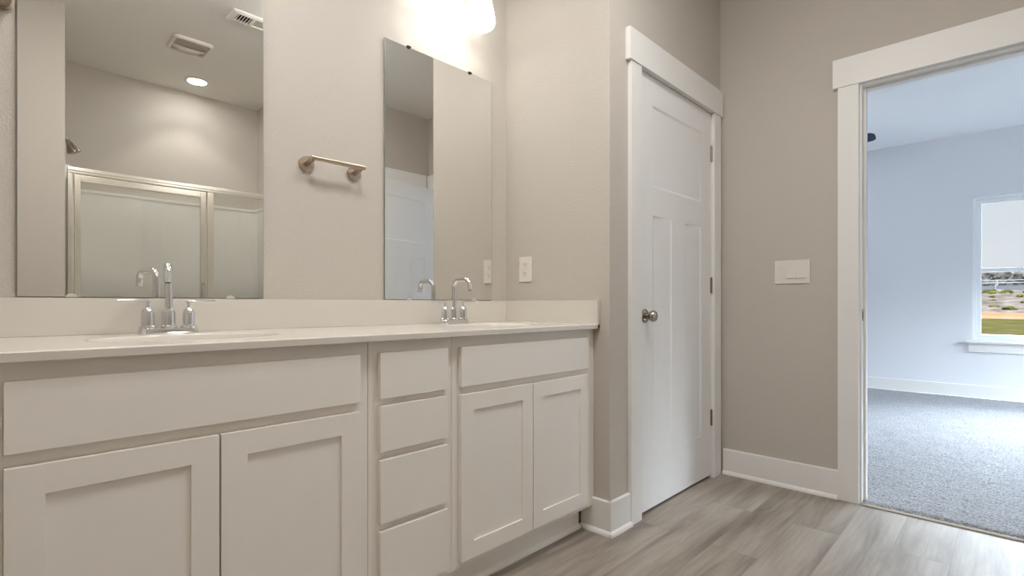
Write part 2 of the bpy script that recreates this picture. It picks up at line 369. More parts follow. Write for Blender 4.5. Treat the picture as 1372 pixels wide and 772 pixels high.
# doors: three-panel craftsman leaves built around local hinge-less origin (x 0..w, y 0..t back, z)
def door_leaf(wd, z0, z1, t=0.035):
    bm = NB(); st = 0.118; mid = wd / 2; mu = 0.07
    holes = [(st, wd - st, 1.53, 1.915), (st, mid - mu, 0.25, 1.398), (mid + mu, wd - st, 0.25, 1.398)]
    xs = sorted({0, wd, st, wd - st, mid - mu, mid + mu}); zs = sorted({z0, z1, 0.25, 1.398, 1.53, 1.915})
    def inside(x, z): return any(a < x < b and c < z < d for a, b, c, d in holes)
    for face, s in ((0.0, 1), (t, -1)):
        for i in range(len(xs) - 1):
            for k in range(len(zs) - 1):
                if inside((xs[i] + xs[i + 1]) / 2, (zs[k] + zs[k + 1]) / 2): continue
                bm.faces.new([bm.verts.new((x, face, z)) for x, z in ((xs[i], zs[k]), (xs[i + 1], zs[k]), (xs[i + 1], zs[k + 1]), (xs[i], zs[k + 1]))])
        for a, b_, c, d in holes:
            loops = []
            for ins, dep in ((0, 0), (0.004, 0.0022), (0.012, 0.0055), (0.015, 0.006)):
                loops.append([bm.verts.new((x, face + s * dep, z)) for x, z in ((a + ins, c + ins), (b_ - ins, c + ins), (b_ - ins, d - ins), (a + ins, d - ins))])
            for A, B in zip(loops, loops[1:]):
                for i in range(4): bm.faces.new((A[i], A[(i + 1) % 4], B[(i + 1) % 4], B[i]))
            bm.faces.new(loops[-1])
    for P in (((0, z0), (wd, z0)), ((wd, z0), (wd, z1)), ((wd, z1), (0, z1)), ((0, z1), (0, z0))):
        (xa, za), (xb, zb) = P
        bm.faces.new([bm.verts.new(c) for c in ((xa, 0, za), (xb, 0, zb), (xb, t, zb), (xa, t, za))])
    bmesh.ops.remove_doubles(bm, verts=bm.verts, dist=0.0001); return bm
def hinge(bm, z, x, y):
    box(bm, (x - 0.006, y - 0.0015, z - 0.044), (x + 0.012, y + 0.001, z + 0.044), 0.0005)
    for k in range(5): lathe(bm, [(0, 0), (0.0055, 0.0006), (0.0055, 0.0165), (0, 0.0171)], (x, y - 0.005, z - 0.043 + k * 0.0173), 'Z', 14)
    lathe(bm, [(0, 0), (0.004, 0.001), (0.003, 0.005), (0, 0.006)], (x, y - 0.005, z + 0.0435), 'Z', 12); return bm
def knob(parent, x, y, z, s):
    """round knob on a leaf whose face looks along s*y"""
    b = NB(); lathe(b, [(0.012, 0.006 * s), (0.0115, 0.022 * s), (0.014, 0.026 * s), (0.022, 0.031 * s), (0.0265, 0.040 * s), (0.0265, 0.047 * s), (0.022, 0.055 * s), (0.012, 0.059 * s), (0, 0.060 * s)], (x, y, z), 'Y', 32)
    k = obj('doorknob', b, M['satin'], parent); tag(k, 'round satin nickel doorknob')
    b = NB(); lathe(b, [(0, 0), (0.0325, 0), (0.0325, 0.004 * s), (0.029, 0.0075 * s), (0.016, 0.010 * s), (0, 0.010 * s)], (x, y, z), 'Y', 36)
    obj('rosette', b, M['satin'], k); return k
d1 = struct('door_1', door_leaf(0.768, 0.016, 2.0465), M['door'], 'closed white three-panel closet door', 'door')
d1.location = (0.247, -D + 0.001, 0)
knob(d1, 0.043, 0.0, 0.921, -1)
for z in (1.82, 1.08, 0.336):
    hb = NB(); hinge(hb, z, 0.7695, 0.0005); h_ = obj('hinge', hb, M['satin'], d1); tag(h_, {1.82: 'top', 1.08: 'middle', 0.336: 'bottom'}[z] + ' satin nickel hinge of the closet door')
d2 = struct('door_2', door_leaf(0.762, 0.016, 2.0455), M['door'], 'open white door folded back to the rear wall, seen blue-lit in the right mirror', 'door')
d2.location = (1.127, Y0 - 0.006, 0); d2.rotation_euler = (0, 0, PI - math.radians(8.5))
# leaf local x now runs towards -x from the hinge; its local y points to -y
knob(d2, 0.70, 0.0, 0.921, -1)
for z in (1.82, 1.08, 0.336):
    hb = NB(); box(hb, (0.001, -0.0015, z - 0.044), (0.014, 0.0012, z + 0.044), 0.0005)
    for k in range(5): lathe(hb, [(0, 0), (0.0055, 0.0006), (0.0055, 0.0165), (0, 0.0171)], (0.0, -0.004, z - 0.043 + k * 0.0173), 'Z', 14)
    obj('hinge', hb, M['satin'], d2)
d3 = struct('door_3', door_leaf(0.714, 0.016, 2.0465), M['door'], 'closed door in the back wall behind the open door', 'door')
d3.location = (0.274, YB - 0.037, 0)

# ------------------------------------------------------------------ vanity cabinets
YF, YD = -0.538, -0.556      # face frame front, door front
ZB = 0.109
def slab(bm, x0, x1, z0, z1): return box(bm, (x0, YF - 0.0002, z0), (x1, YD, z1), 0.002, 2)
def shaker(parent, x0, x1, z0, z1, st=0.056):
    bm = NB()
    box(bm, (x0, YF - 0.0002, z0), (x0 + st, YD, z1), 0.0015); box(bm, (x1 - st, YF - 0.0002, z0), (x1, YD, z1), 0.0015)
    box(bm, (x0 + st - 0.001, YF - 0.0002, z0), (x1 - st + 0.001, YD + 0.0001, z0 + st), 0.001); box(bm, (x0 + st - 0.001, YF - 0.0002, z1 - st), (x1 - st + 0.001, YD + 0.0001, z1), 0.001)
    d = wpart('door', bm, M['cab'], parent)
    bm = NB(); box(bm, (x0 + st - 0.004, YF - 0.001, z0 + st - 0.004), (x1 - st + 0.004, YD + 0.0065, z1 - st + 0.004)); wpart('door_panel', bm, M['cab'], d)
def carcass(parent, x0, x1, openings):
    bm = NB(); t = 0.016
    box(bm, (x0, YF + 0.019, ZB), (x0 + t, -0.012, ZC - 0.021)); box(bm, (x1 - t, YF + 0.019, ZB), (x1, -0.012, ZC - 0.021))
    box(bm, (x0 + t, YF + 0.019, ZB), (x1 - t, -0.012, ZB + t)); box(bm, (x0 + t, -0.018, ZB + t), (x1 - t, -0.012, ZC - 0.021))
    wpart('cabinet_body', bm, M['cab'], parent)
    bm = NB(); s = 0.0008
    box(bm, (x0 + s, YF, ZB), (x0 + 0.04, YF + 0.019, ZC - 0.0205), 0.001); box(bm, (x1 - 0.04, YF, ZB), (x1 - s, YF + 0.019, ZC - 0.0205), 0.001)
    for z0, z1 in openings: box(bm, (x0 + 0.039, YF + 0.0001, z0), (x1 - 0.039, YF + 0.019, z1))
    wpart('face_frame', bm, M['cab'], parent)
    bm = NB(); box(bm, (x0, -0.477, 0), (x1, -0.462, ZB)); prism(bm, [(-0.477, 0), (-0.490, 0), (-0.4895, 0.008), (-0.485, 0.016), (-0.477, 0.020)], x0, x1, 'X')
    wpart('toe_kick', bm, M['cab'], parent)
def sink_cabinet(x0, x1, fx0, fx1, label):
    t = thing('vanity_cabinet', ((x0 + x1) / 2, -0.3, 0), label, 'cabinet', 'vanity cabinets')
    carcass(t, x0, x1, [(0.109, 0.150), (0.662, 0.722), (0.818, ZC - 0.0205)])
    bm = NB(); slab(bm, fx0, fx1, 0.705, 0.8365); wpart('false_drawer_front', bm, M['cab'], t)
    mid = (fx0 + fx1) / 2
    shaker(t, fx0, mid - 0.0018, 0.134, 0.680); shaker(t, mid + 0.0018, fx1, 0.134, 0.680); return t
sink_cabinet(-1.866, -1.094, -1.826, -1.126, 'white two-door sink cabinet under the larger left mirror')
sink_cabinet(-0.792, -0.030, -0.765, -0.0665, 'white two-door sink cabinet at the right end of the vanity')
t = thing('drawer_cabinet', (-0.943, -0.3, 0), 'narrow white cabinet of four drawers between the two sink cabinets', 'cabinet')
carcass(t, -1.094, -0.792, [(0.109, 0.140), (0.320, 0.358), (0.525, 0.560), (0.678, 0.712), (0.828, ZC - 0.0205)])
for z0, z1 in ((0.705, 0.837), (0.553, 0.685), (0.349, 0.531), (0.132, 0.328)):
    bm = NB(); slab(bm, -1.064, -0.819, z0, z1); wpart('drawer', bm, M['cab'], t)
b = NB(); box(b, (-0.0292, YF + 0.003, ZB), (-0.001, YF + 0.020, ZC - 0.0205), 0.001)
tag(obj('filler_strip', b, M['cab']), 'thin white filler strip between right sink cabinet and wall', 'filler strip')

# ------------------------------------------------------------------ counter with integral basins
SINKS = [(-1.472, -0.315), (-0.408, -0.315)]
AX, AY = 0.215, 0.150
def vanity_top():
    bm = NB(); x0, x1, y0, y1 = -1.905, -0.0015, -0.5687, -0.0015
    def ring(cx, cy, a, b, z, n=64): return [bm.verts.new((cx + a * math.cos(2 * PI * i / n), cy + b * math.sin(2 * PI * i / n), z)) for i in range(n)]
    def loop(vs): return [bm.edges.get((vs[i], vs[(i + 1) % len(vs)])) or bm.edges.new((vs[i], vs[(i + 1) % len(vs)])) for i in range(len(vs))]
    c = 0.003
    outer = [bm.verts.new(p) for p in ((x0 + c, y0 + c, ZC), (x1, y0 + c, ZC), (x1, y1, ZC), (x0 + c, y1, ZC))]
    es = loop(outer); holes = []
    for cx, cy in SINKS:
        r = ring(cx, cy, AX, AY, ZC); es += loop(r); holes.append((cx, cy, r))
    bmesh.ops.triangle_fill(bm, use_beauty=True, use_dissolve=False, edges=es)
    lower = None; prev = outer
    for dx, z in ((0.0009, ZC - 0.0009), (c, ZC - c), (c, ZC - 0.0185), (c - 0.0015, ZC - 0.02)):
        o = [bm.verts.new(p) for p in ((x0 + c - dx, y0 + c - dx, z), (x1, y0 + c - dx, z), (x1, y1, z), (x0 + c - dx, y1, z))]
        for i in range(4): bm.faces.new((prev[i], prev[(i + 1) % 4], o[(i + 1) % 4], o[i]))
        prev = o
    es = loop(prev)
    for cx, cy, r in holes:
        r2 = ring(cx, cy, AX, AY, ZC - 0.02); es += loop(r2)
        for i in range(64): bm.faces.new((r[i], r[(i + 1) % 64], r2[(i + 1) % 64], r2[i]))
    bmesh.ops.triangle_fill(bm, use_beauty=True, use_dissolve=False, edges=es)
    return bm
top = tag(obj('countertop', vanity_top(), M['marble'], smooth=25), 'glossy off-white cultured marble countertop with two oval basins', 'countertop')
b = NB(); box(b, (-1.905, -0.0205, ZC), (-0.0015, -0.0015, ZC + 0.1015), 0.002); obj('backsplash', b, M['marble'], top)
b = NB(); box(b, (-0.0205, -0.5687, ZC - 0.02), (-0.0012, -0.0205, ZC + 0.1015), 0.002); obj('side_splash', b, M['marble'], top)
for cx, cy in SINKS:
    bm = NB(); n = 64; rings = []
    prof = [(1.0, 0.0), (0.992, -0.0012), (0.982, -0.0045), (0.97, -0.010), (0.94, -0.025), (0.89, -0.050), (0.80, -0.080), (0.66, -0.105), (0.45, -0.122), (0.2, -0.130), (0.115, -0.131)]
    for s, dz in prof: rings.append([bm.verts.new((cx + AX * s * math.cos(2 * PI * i / n), cy + AY * s * math.sin(2 * PI * i / n), ZC + dz)) for i in range(n)])
    for A, B in zip(rings, rings[1:]):
        for i in range(n): bm.faces.new((A[i], A[(i + 1) % n], B[(i + 1) % n], B[i]))
    ba = obj('basin', bm, M['marble'], top, smooth=60)
    bm = NB(); lathe(bm, [(0, -0.004), (0.017, -0.003), (0.022, 0.001), (0.026, 0.002), (0.029, 0)], (cx, cy, ZC - 0.1305), 'Z', 28); obj('drain', bm, M['chrome'], ba)

# ------------------------------------------------------------------ faucets
def make_faucet(x, swing, label):
    t = thing('faucet', (x, -0.083, ZC), label, 'faucet', 'chrome centerset faucets')
    bm = NB(); n = 40; hw, hd, r = 0.078, 0.026, 0.026
    def pill(e, z):
        o = []
        for i in range(n):
            a = 2 * PI * i / n; cx = (hw - r) * (1 if math.cos(a) >= 0 else -1)
            o.append(bm.verts.new((cx + (r + e) * math.cos(a), (r + e) * math.sin(a), z)))
        return o
    rs = [pill(0.001, 0.0), pill(0, 0.004), pill(-0.004, 0.014), pill(-0.0055, 0.016)]
    for A, B in zip(rs, rs[1:]):
        for i in range(n): bm.faces.new((A[i], A[(i + 1) % n], B[(i + 1) % n], B[i]))
    bm.faces.new(rs[0][::-1]); bm.faces.new(rs[-1]); obj('base_plate', bm, M['chrome'], t)
    bm = NB(); lathe(bm, [(0.020, 0.0155), (0.020, 0.021), (0.0172, 0.024), (0.0172, 0.060), (0.0155, 0.0665), (0.0108, 0.070), (0, 0.070)], n=32); obj('spout_body', bm, M['chrome'], t)
    bm = NB(); sx = math.sin(swing); sy = -math.cos(swing); R = 0.032; top_z = 0.200 - 0.0105; reach = 0.106; pts = [(0, 0, 0.066), (0, 0, 0.12)]
    for k in range(9):
        a = PI / 2 * k / 8; d = R - R * math.cos(a); pts.append((sx * d, sy * d, top_z - R + R * math.sin(a)))
    r2 = 0.026
    for k in range(9):
        a = math.radians(82) * k / 8; d = reach - r2 - 0.004 + r2 * math.sin(a); pts.append((sx * d, sy * d, top_z - r2 + r2 * math.cos(a)))
    d, z = reach, 0.143; pts.append((sx * d, sy * d, z)); tube(bm, pts, 0.0105, 20)
    sp = obj('spout', bm, M['chrome'], t, smooth=60)
    bm = NB(); tube(bm, [(sx * (reach - 0.0004), sy * (reach - 0.0004), 0.1455), (sx * (reach + 0.0002), sy * (reach + 0.0002), 0.1426)], 0.0075, 16); obj('aerator', bm, M['slot'], sp)
    for s in (-1, 1):
        bm = NB(); lathe(bm, [(0.0215, 0.0155), (0.0215, 0.021), (0.0168, 0.0245), (0.0168, 0.058), (0.0145, 0.067), (0.0085, 0.0735), (0.0042, 0.0755), (0.0042, 0.090), (0, 0.090)], (s * 0.0508, 0, 0), n=28)
        h = obj('handle', bm, M['chrome'], t)
        bm = NB(); x0 = s * 0.0508 - s * 0.008; x1 = s * 0.0508 + s * 0.070
        tube(bm, [(x0, 0, 0.0935), (x0 + s * 0.002, 0, 0.0935), (x1 - s * 0.001, 0, 0.0935), (x1, 0, 0.0935)], [0.003, 0.0042, 0.0042, 0.0034], 14); obj('lever', bm, M['chrome'], h)
    return t
make_faucet(-1.472, -0.24, 'chrome two-handle faucet at the left sink below the big mirror')
make_faucet(-0.405, 0.0, 'chrome two-handle faucet at the right sink near the corner with the outlet')

# ------------------------------------------------------------------ mirrors
def mirror(x0, x1, clips_b, clips_t, label, mt, mb):
    z0, z1 = ZC + 0.1035, 2.060
    t = thing('mirror', ((x0 + x1) / 2, 0, z0), label, 'mirror', 'frameless wall mirrors')
    bm = NB(); box(bm, (x0, -0.009, z0), (x1, -0.0035, z1), 0.0012, 2); wpart('glass_body', bm, M['glass_edge'], t)
    bm = NB(); e = 0.0016
    bm.faces.new([bm.verts.new(p) for p in ((x0 + e, -0.0092, z0 + e), (x1 - e, -0.0092, z0 + e), (x1 - e, -0.0092, z1 - e), (x0 + e, -0.0092, z1 - e))])
    bmesh.ops.recalc_face_normals(bm, faces=bm.faces); wpart('mirror_face', bm, M['mirror'], t)
    for lst, z, s, m in ((clips_b, z0, 1, mb), (clips_t, z1, -1, mt)):
        for x in lst:
            bm = NB(); r = 0.0125 if s > 0 else 0.009; k = 14
            poly = [(x + r * math.cos(PI * i / k), z + s * (0.75 * r * math.sin(PI * i / k))) for i in range(k + 1)]
            poly = [(x + r, z - s * 0.004)] + poly + [(x - r, z - s * 0.004)] if s < 0 else poly
            prism(bm, poly, -0.0135, -0.0094, 'Y'); box(bm, (x - r, -0.0135, z - s * 0.0005), (x + r, -0.0002, z - s * 0.004)) if s < 0 else None
            wpart('mirror_clip', bm, m, t)
mirror(-1.788, -1.180, (-1.681, -1.285), (-1.68, -1.29), 'large frameless mirror over the left sink reflecting the shower', M['clip'], M['clip'])
mirror(-0.707, -0.109, (-0.591, -0.225), (-0.591, -0.249), 'frameless mirror over the right sink reflecting a bluish open door', M['dark_clip'], M['clip'])

# ------------------------------------------------------------------ towel bar, robe hook
t = thing('towel_bar', (-0.936, 0, 1.482), 'short brushed nickel towel bar between the two mirrors', 'towel bar')
for x in (-1.030, -0.842):
    b = NB(); disc(b, (x, -0.0005, 1.482), 0.0265, -0.010, 'Y', -0.0015); f_ = wpart('mounting_disc', b, M['nickel'], t)
    b = NB(); tube(b, [(x, -0.0095, 1.482), (x, -0.066, 1.492)], 0.0095, 18); wpart('post', b, M['nickel'], t)
b = NB(); tube(b, [(-1.042, -0.068, 1.493), (-1.040, -0.068, 1.493), (-0.832, -0.068, 1.493), (-0.830, -0.068, 1.493)], [0.007, 0.0085, 0.0085, 0.007], 20); wpart('bar', b, M['nickel'], t)
t = thing('robe_hook', (-1.818, 0, 1.745), 'brushed nickel robe hook left of the large mirror', 'hook')
b = NB(); disc(b, (-1.818, -0.0005, 1.745), 0.024, -0.012, 'Y', -0.002); wpart('mounting_disc', b, M['nickel'], t)
b = NB(); lathe(b, [(0, -0.01), (0.021, -0.01), (0.0205, -0.06), (0.0225, -0.068), (0.0225, -0.074), (0.020, -0.077), (0, -0.077)], (-1.818, 0, 1.745), 'Y', 32); wpart('peg', b, M['nickel'], t)

# ------------------------------------------------------------------ vanity lights (lamp shades give the room light)
def make_light(xc, label):
    t = thing('vanity_light', (xc, 0, 2.44), label, 'wall light', 'vanity lights above the mirrors')
    bm = NB(); box(bm, (-0.17, -0.022, -0.03), (0.17, -0.0005, 0.03), 0.004); obj('back_plate', bm, M['nickel'], t)
    for s in (-0.1035, 0.1035):
        bm = NB(); pts = [(s, -0.02, 0.0)]
        for k in range(8):
            a = PI / 2 * k / 7; pts.append((s, -0.075 - 0.05 * math.sin(a), 0.035 - 0.05 * (1 - math.cos(a)) ))
        pts.insert(1, (s, -0.045, 0.024)); tube(bm, pts, 0.006, 14); obj('arm', bm, M['nickel'], t)
        bm = NB(); lathe(bm, [(0, 0.0), (0.018, -0.001), (0.024, -0.008), (0.030, -0.030), (0.0, -0.031)], (s, -0.125, -0.012), n=28); obj('socket', bm, M['nickel'], t)
        bm = NB(); prof = [(0.028, -0.040), (0.036, -0.052), (0.047, -0.085), (0.057, -0.125), (0.066, -0.170), (0.0695, -0.195), (0.0685, -0.208), (0.064, -0.218), (0.057, -0.2235), (0.052, -0.2235), (0.055, -0.215), (0.062, -0.200), (0.064, -0.190), (0.060, -0.165), (0.050, -0.120), (0.040, -0.080), (0.028, -0.055), (0.0, -0.046)]
        lathe(bm, prof, (s, -0.125, 0), n=40); obj('shade', bm, M['shade'], t, smooth=70)
        bm = NB(); lathe(bm, [(0.012, -0.05), (0.013, -0.08), (0.022, -0.11), (0.026, -0.135), (0.022, -0.158), (0.012, -0.170), (0, -0.173)], (s, -0.125, 0), n=24); obj('bulb', bm, M['bulb'], t, smooth=70)
    return t
make_light(-0.3955, 'glowing vanity light with bell shades above the right mirror')
make_light(-1.485, 'vanity light above the large left mirror')

# ------------------------------------------------------------------ outlet and switches
t = thing('wall_outlet', (0, -0.136, 1.145), 'white duplex outlet on the short wall above the side splash', 'outlet')
b = NB(); box(b, (-0.006, -0.1775, 1.084), (-0.0003, -0.0955, 1.205), 0.002); wpart('cover_plate', b, M['plastic'], t)
for z in (1.167, 1.124):
    b = NB(); n = 28
    poly = [(-0.136 + 0.0172 * math.cos(2 * PI * i / n), z + max(-0.0135, min(0.0135, 0.0172 * math.sin(2 * PI * i / n)))) for i in range(n)]
    prism(b, poly, -0.0075, -0.0055, 'X'); r_ = wpart('receptacle', b, M['plastic'], t)
    b = NB()
    for dy, h in ((-0.0065, 0.0075), (0.0065, 0.0062)): box(b, (-0.0079, -0.136 + dy - 0.0011, z + 0.0035 - h / 2), (-0.0074, -0.136 + dy + 0.0011, z + 0.0035 + h / 2))
    lathe(b, [(0, -0.0004), (0.0026, -0.0004), (0.0026, 0), (0, 0)], (-0.0075, -0.136, z - 0.0065), 'X', 12)
    wpart('slots', b, M['slot'], r_)
b = NB(); lathe(b, [(0, -0.0012), (0.0026, -0.0006), (0.003, 0), (0, 0)], (-0.006, -0.136, 1.1455), 'X', 14); wpart('screw', b, M['plastic'], t)
t = thing('light_switch', (XR, -0.999, 1.146), 'white three-rocker light switch plate on the wall by the doorway', 'light switch')
b = NB(); box(b, (XR - 0.006, -1.0845, 1.084), (XR - 0.0003, -0.9135, 1.208), 0.0022); wpart('cover_plate', b, M['plastic'], t)
for k, y in enumerate((-0.953, -0.999, -1.045)):
    b = NB(); tilt = 0.0045 if k else -0.003
    prism(b, [(XR - 0.0055, 1.114), (XR - 0.0072 - max(tilt, 0), 1.114), (XR - 0.0078, 1.146), (XR - 0.0072 - max(-tilt, 0), 1.178), (XR - 0.0055, 1.178)], y - 0.0215, y + 0.0215, 'Y')
    wpart('rocker', b, M['plastic'], t)
# ------------------------------------------------------------------ shower (seen in the left mirror)
b = NB()
def arc_panel():
    bm = NB(); x0, x1, yb = -1.4965, -0.0805, -3.1295; yf = YB - 0.1; r = 0.07; th = 0.03
    path = [(x0 + th, yf), (x0 + th, yb + th + r)]
    for k in range(1, 9): a = PI / 2 * k / 8; path.append((x0 + th + r - r * math.cos(a), yb + th + r - r * math.sin(a)))
    for k in range(0, 9): a = PI / 2 * k / 8; path.append((x1 - th - r + r * math.sin(a), yb + th + r - r * math.cos(a)))
    path.append((x1 - th, yf))
    outer = [(x1, yf), (x1, yb), (x0, yb), (x0, yf)]
    prism(bm, path + outer, 0.09, 1.80, 'Z')
    lip = [(x + (0.005 if x < -1.4 else (-0.005 if x > -0.2 else 0)), y + (0.005 if y < -3.05 else 0)) for x, y in path]
    prism(bm, lip + outer, 1.80, 1.822, 'Z'); return bm
t = thing('shower_surround', (-0.79, -2.7, 0), 'white acrylic shower surround behind the glass door', 'shower surround')
wpart('wall_panels', arc_panel(), M['acrylic'], t)
b = NB(); box(b, (-1.4965, -3.1295, 0), (-0.0805, YB - 0.001, 0.06), 0.004); box(b, (-1.4965, YB - 0.1, 0.06), (-0.0805, YB - 0.001, 0.095), 0.01); wpart('shower_pan', b, M['acrylic'], t)
t = thing('shower_enclosure', (-0.79, -2.22, 0.095), 'silver framed glass shower door and fixed panel', 'shower door')
ya, yb_ = YB - 0.004, YB - 0.040
def bar(bm, x0, x1, z0, z1, y0=ya, y1=yb_, bv=0.004): return box(bm, (x0, y0, z0), (x1, y1, z1), bv)
b = NB(); bar(b, -1.485, -0.083, 1.757, 1.795); bar(b, -1.485, -0.083, 1.772, 1.783, ya + 0.004, ya - 0.004, 0.002); wpart('header', b, M['alu'], t)
b = NB(); bar(b, -1.485, -0.083, 0.096, 0.125); wpart('sill_track', b, M['alu'], t)
for x0, x1 in ((-1.485, -1.461), (-0.744, -0.702), (-0.108, -0.083)):
    b = NB(); bar(b, x0, x1, 0.126, 1.756); wpart('post', b, M['alu'], t)
b = NB(); bar(b, -0.703, -0.107, 0.127, 1.755, YB - 0.019, YB - 0.025, 0.0); wpart('fixed_panel', b, M['glass'], t)
b = NB(); y0, y1 = YB - 0.006, YB - 0.034
bar(b, -1.455, -1.424, 0.130, 1.752, y0, y1); bar(b, -0.785, -0.750, 0.130, 1.752, y0, y1); bar(b, -1.425, -0.784, 1.712, 1.752, y0, y1); bar(b, -1.425, -0.784, 0.130, 0.170, y0, y1)
dr = wpart('glass_door', b, M['alu'], t)
b = NB(); bar(b, -1.427, -0.782, 0.167, 1.714, YB - 0.018, YB - 0.024, 0.0); wpart('glass_pane', b, M['glass'], dr)
b = NB(); tube(b, [(-0.768, YB - 0.004, 1.12), (-0.768, YB + 0.03, 1.12), (-0.768, YB + 0.03, 0.92), (-0.768, YB - 0.004, 0.92)], 0.006, 12); wpart('pull_handle', b, M['alu'], dr)
t = thing('showerhead', (-1.497, -2.66, 2.09), 'chrome shower head high on the left shower wall', 'shower head')
b = NB(); disc(b, (-1.4968, -2.66, 2.09), 0.028, 0.008, 'X', 0.002); wpart('flange', b, M['chrome'], t)
b = NB(); tube(b, [(-1.490, -2.66, 2.09), (-1.470, -2.66, 2.088), (-1.455, -2.66, 2.078), (-1.444, -2.66, 2.062)], 0.0085, 14); wpart('arm', b, M['chrome'], t)
b = NB(); lathe(b, [(0, 0), (0.011, -0.002), (0.013, -0.018), (0.020, -0.035), (0.036, -0.078), (0.037, -0.088), (0.033, -0.092), (0, -0.090)], n=28)
bmesh.ops.transform(b, matrix=Matrix.Translation((-1.445, -2.66, 2.065)) @ Matrix.Rotation(math.radians(-24), 4, 'Y'), verts=b.verts); wpart('spray_head', b, M['satin'], t)
# recessed downlight
t = thing('recessed_light', (-0.645, -2.83, H), 'glowing round recessed light in the ceiling above the shower', 'ceiling light')
b = NB(); lathe(b, [(0.066, -0.0005), (0.088, -0.0005), (0.086, -0.005), (0.070, -0.007), (0.066, -0.004)], n=40, close=True); obj('trim_ring', b, M['plastic'], t)
b = NB(); lathe(b, [(0, -0.003), (0.067, -0.003), (0.067, -0.001), (0, -0.001)], n=40); obj('lens', b, M['lens'], t)
ld = bpy.data.lights.new('downlight_beam', 'SPOT'); ld.energy = SHOWER_SPOT; ld.color = (1, 0.95, 0.88); ld.spot_size = math.radians(96); ld.spot_blend = 0.35; ld.shadow_soft_size = 0.05
lo = bpy.data.objects.new('downlight_beam', ld); COL.objects.link(lo); lo.location = (0, 0, -0.012); lo.parent = t
# fill lamps added to brighten the bathroom, outside the frame and both mirrors
def fill_lamp(x, y, label, key='fill_dome'):
    t = thing('ceiling_fill_lamp', (x, y, H), label, 'ceiling light', 'added ceiling fill lamps')
    b = NB(); lathe(b, [(0, -0.0005), (0.17, -0.0005), (0.172, -0.02), (0.165, -0.025), (0, -0.025)], n=48); obj('base_ring', b, M['nickel'], t)
    b = NB(); lathe(b, [(0.162, -0.0255), (0.158, -0.04), (0.13, -0.06), (0.08, -0.075), (0, -0.08)], n=48); obj('fill_dome', b, M[key], t)
fill_lamp(-1.42, -1.06, 'unseen round fill lamp added over the floor before the left sink')
fill_lamp(-0.40, -1.30, 'unseen round fill lamp added over the floor before the right sink')
# exhaust fan grille
t = thing('exhaust_fan', (-0.846, -2.22, H), 'square white exhaust fan grille on the bathroom ceiling', 'exhaust fan')
def rrect(bm, hx, hy, r, z, n=6):
    vs = []
    for cx, cy, a0 in ((hx - r, hy - r, 0), (-hx + r, hy - r, PI / 2), (-hx + r, -hy + r, PI), (hx - r, -hy + r, 1.5 * PI)):
        for k in range(n + 1):
            a = a0 + PI / 2 * k / n; vs.append(bm.verts.new((cx + r * math.cos(a), cy + r * math.sin(a), z)))
    return vs
def bridge(bm, L):
    for A, B in zip(L, L[1:]):
        for i in range(len(A)): bm.faces.new((A[i], A[(i + 1) % len(A)], B[(i + 1) % len(A)], B[i]))
b = NB(); L = [rrect(b, 0.118, 0.122, 0.03, -0.0005), rrect(b, 0.118, 0.122, 0.03, -0.012), rrect(b, 0.110, 0.114, 0.027, -0.020), rrect(b, 0.100, 0.104, 0.022, -0.020), rrect(b, 0.096, 0.100, 0.02, -0.006)]
bridge(b, L); obj('cover_rim', b, M['plastic'], t)
b = NB(); b.faces.new(rrect(b, 0.098, 0.102, 0.02, -0.006)); obj('recess', b, M['grille'], t)
b = NB(); L = []
for k in range(13):
    x = -0.094 + 0.188 * k / 12; z = -0.013 - 0.012 * math.sin(PI * k / 12)
    L.append([b.verts.new((x, -0.045 - 0.02 * math.sin(PI * k / 12), z)), b.verts.new((x, -0.010 - 0.02 * math.sin(PI * k / 12), z)), b.verts.new((x, -0.010 - 0.02 * math.sin(PI * k / 12), -0.007)), b.verts.new((x, -0.045 - 0.02 * math.sin(PI * k / 12), -0.007))])
bridge(b, L); b.faces.new(L[0]); b.faces.new(L[-1][::-1]); obj('curved_bar', b, M['plastic'], t)
# air register
t = thing('air_register', (-0.615, -1.588, H), 'white louvred air register on the bathroom ceiling', 'air vent')
hx, hy = 0.178, 0.075
b = NB(); L = [rrect(b, hx, hy, 0.004, -0.0005, 2), rrect(b, hx, hy, 0.004, -0.005, 2), rrect(b, hx - 0.012, hy - 0.012, 0.004, -0.013, 2), rrect(b, hx - 0.034, hy - 0.030, 0.003, -0.013, 2), rrect(b, hx - 0.036, hy - 0.032, 0.003, -0.002, 2)]; bridge(b, L); obj('frame', b, M['register'], t)
b = NB(); b.faces.new(rrect(b, hx - 0.034, hy - 0.030, 0.003, -0.0015, 2)); obj('duct_opening', b, M['slot'], t)
for x0, x1 in ((-0.059, -0.041), (0.041, 0.059)):
    b = NB(); box(b, (x0, -0.046, -0.0132), (x1, 0.046, -0.003)); obj('divider', b, M['register'], t)
for x0, mode in ((-0.140, 1), (-0.041, 0), (0.059, -1)):
    for k in range(5 if mode else 9):
        b = NB(); u = x0 + (0.0165 * k if mode else 0.0092 * k)
        if mode: ti = 0.009 * mode; prism(b, [(u, -0.0125), (u + 0.0035, -0.0125), (u + ti + 0.0035, -0.003), (u + ti, -0.003)], -0.046, 0.046, 'Y')
        else: box(b, (u, -0.046, -0.0085), (u + 0.0052, 0.046, -0.006))
        obj('louvre', b, M['register'], t)

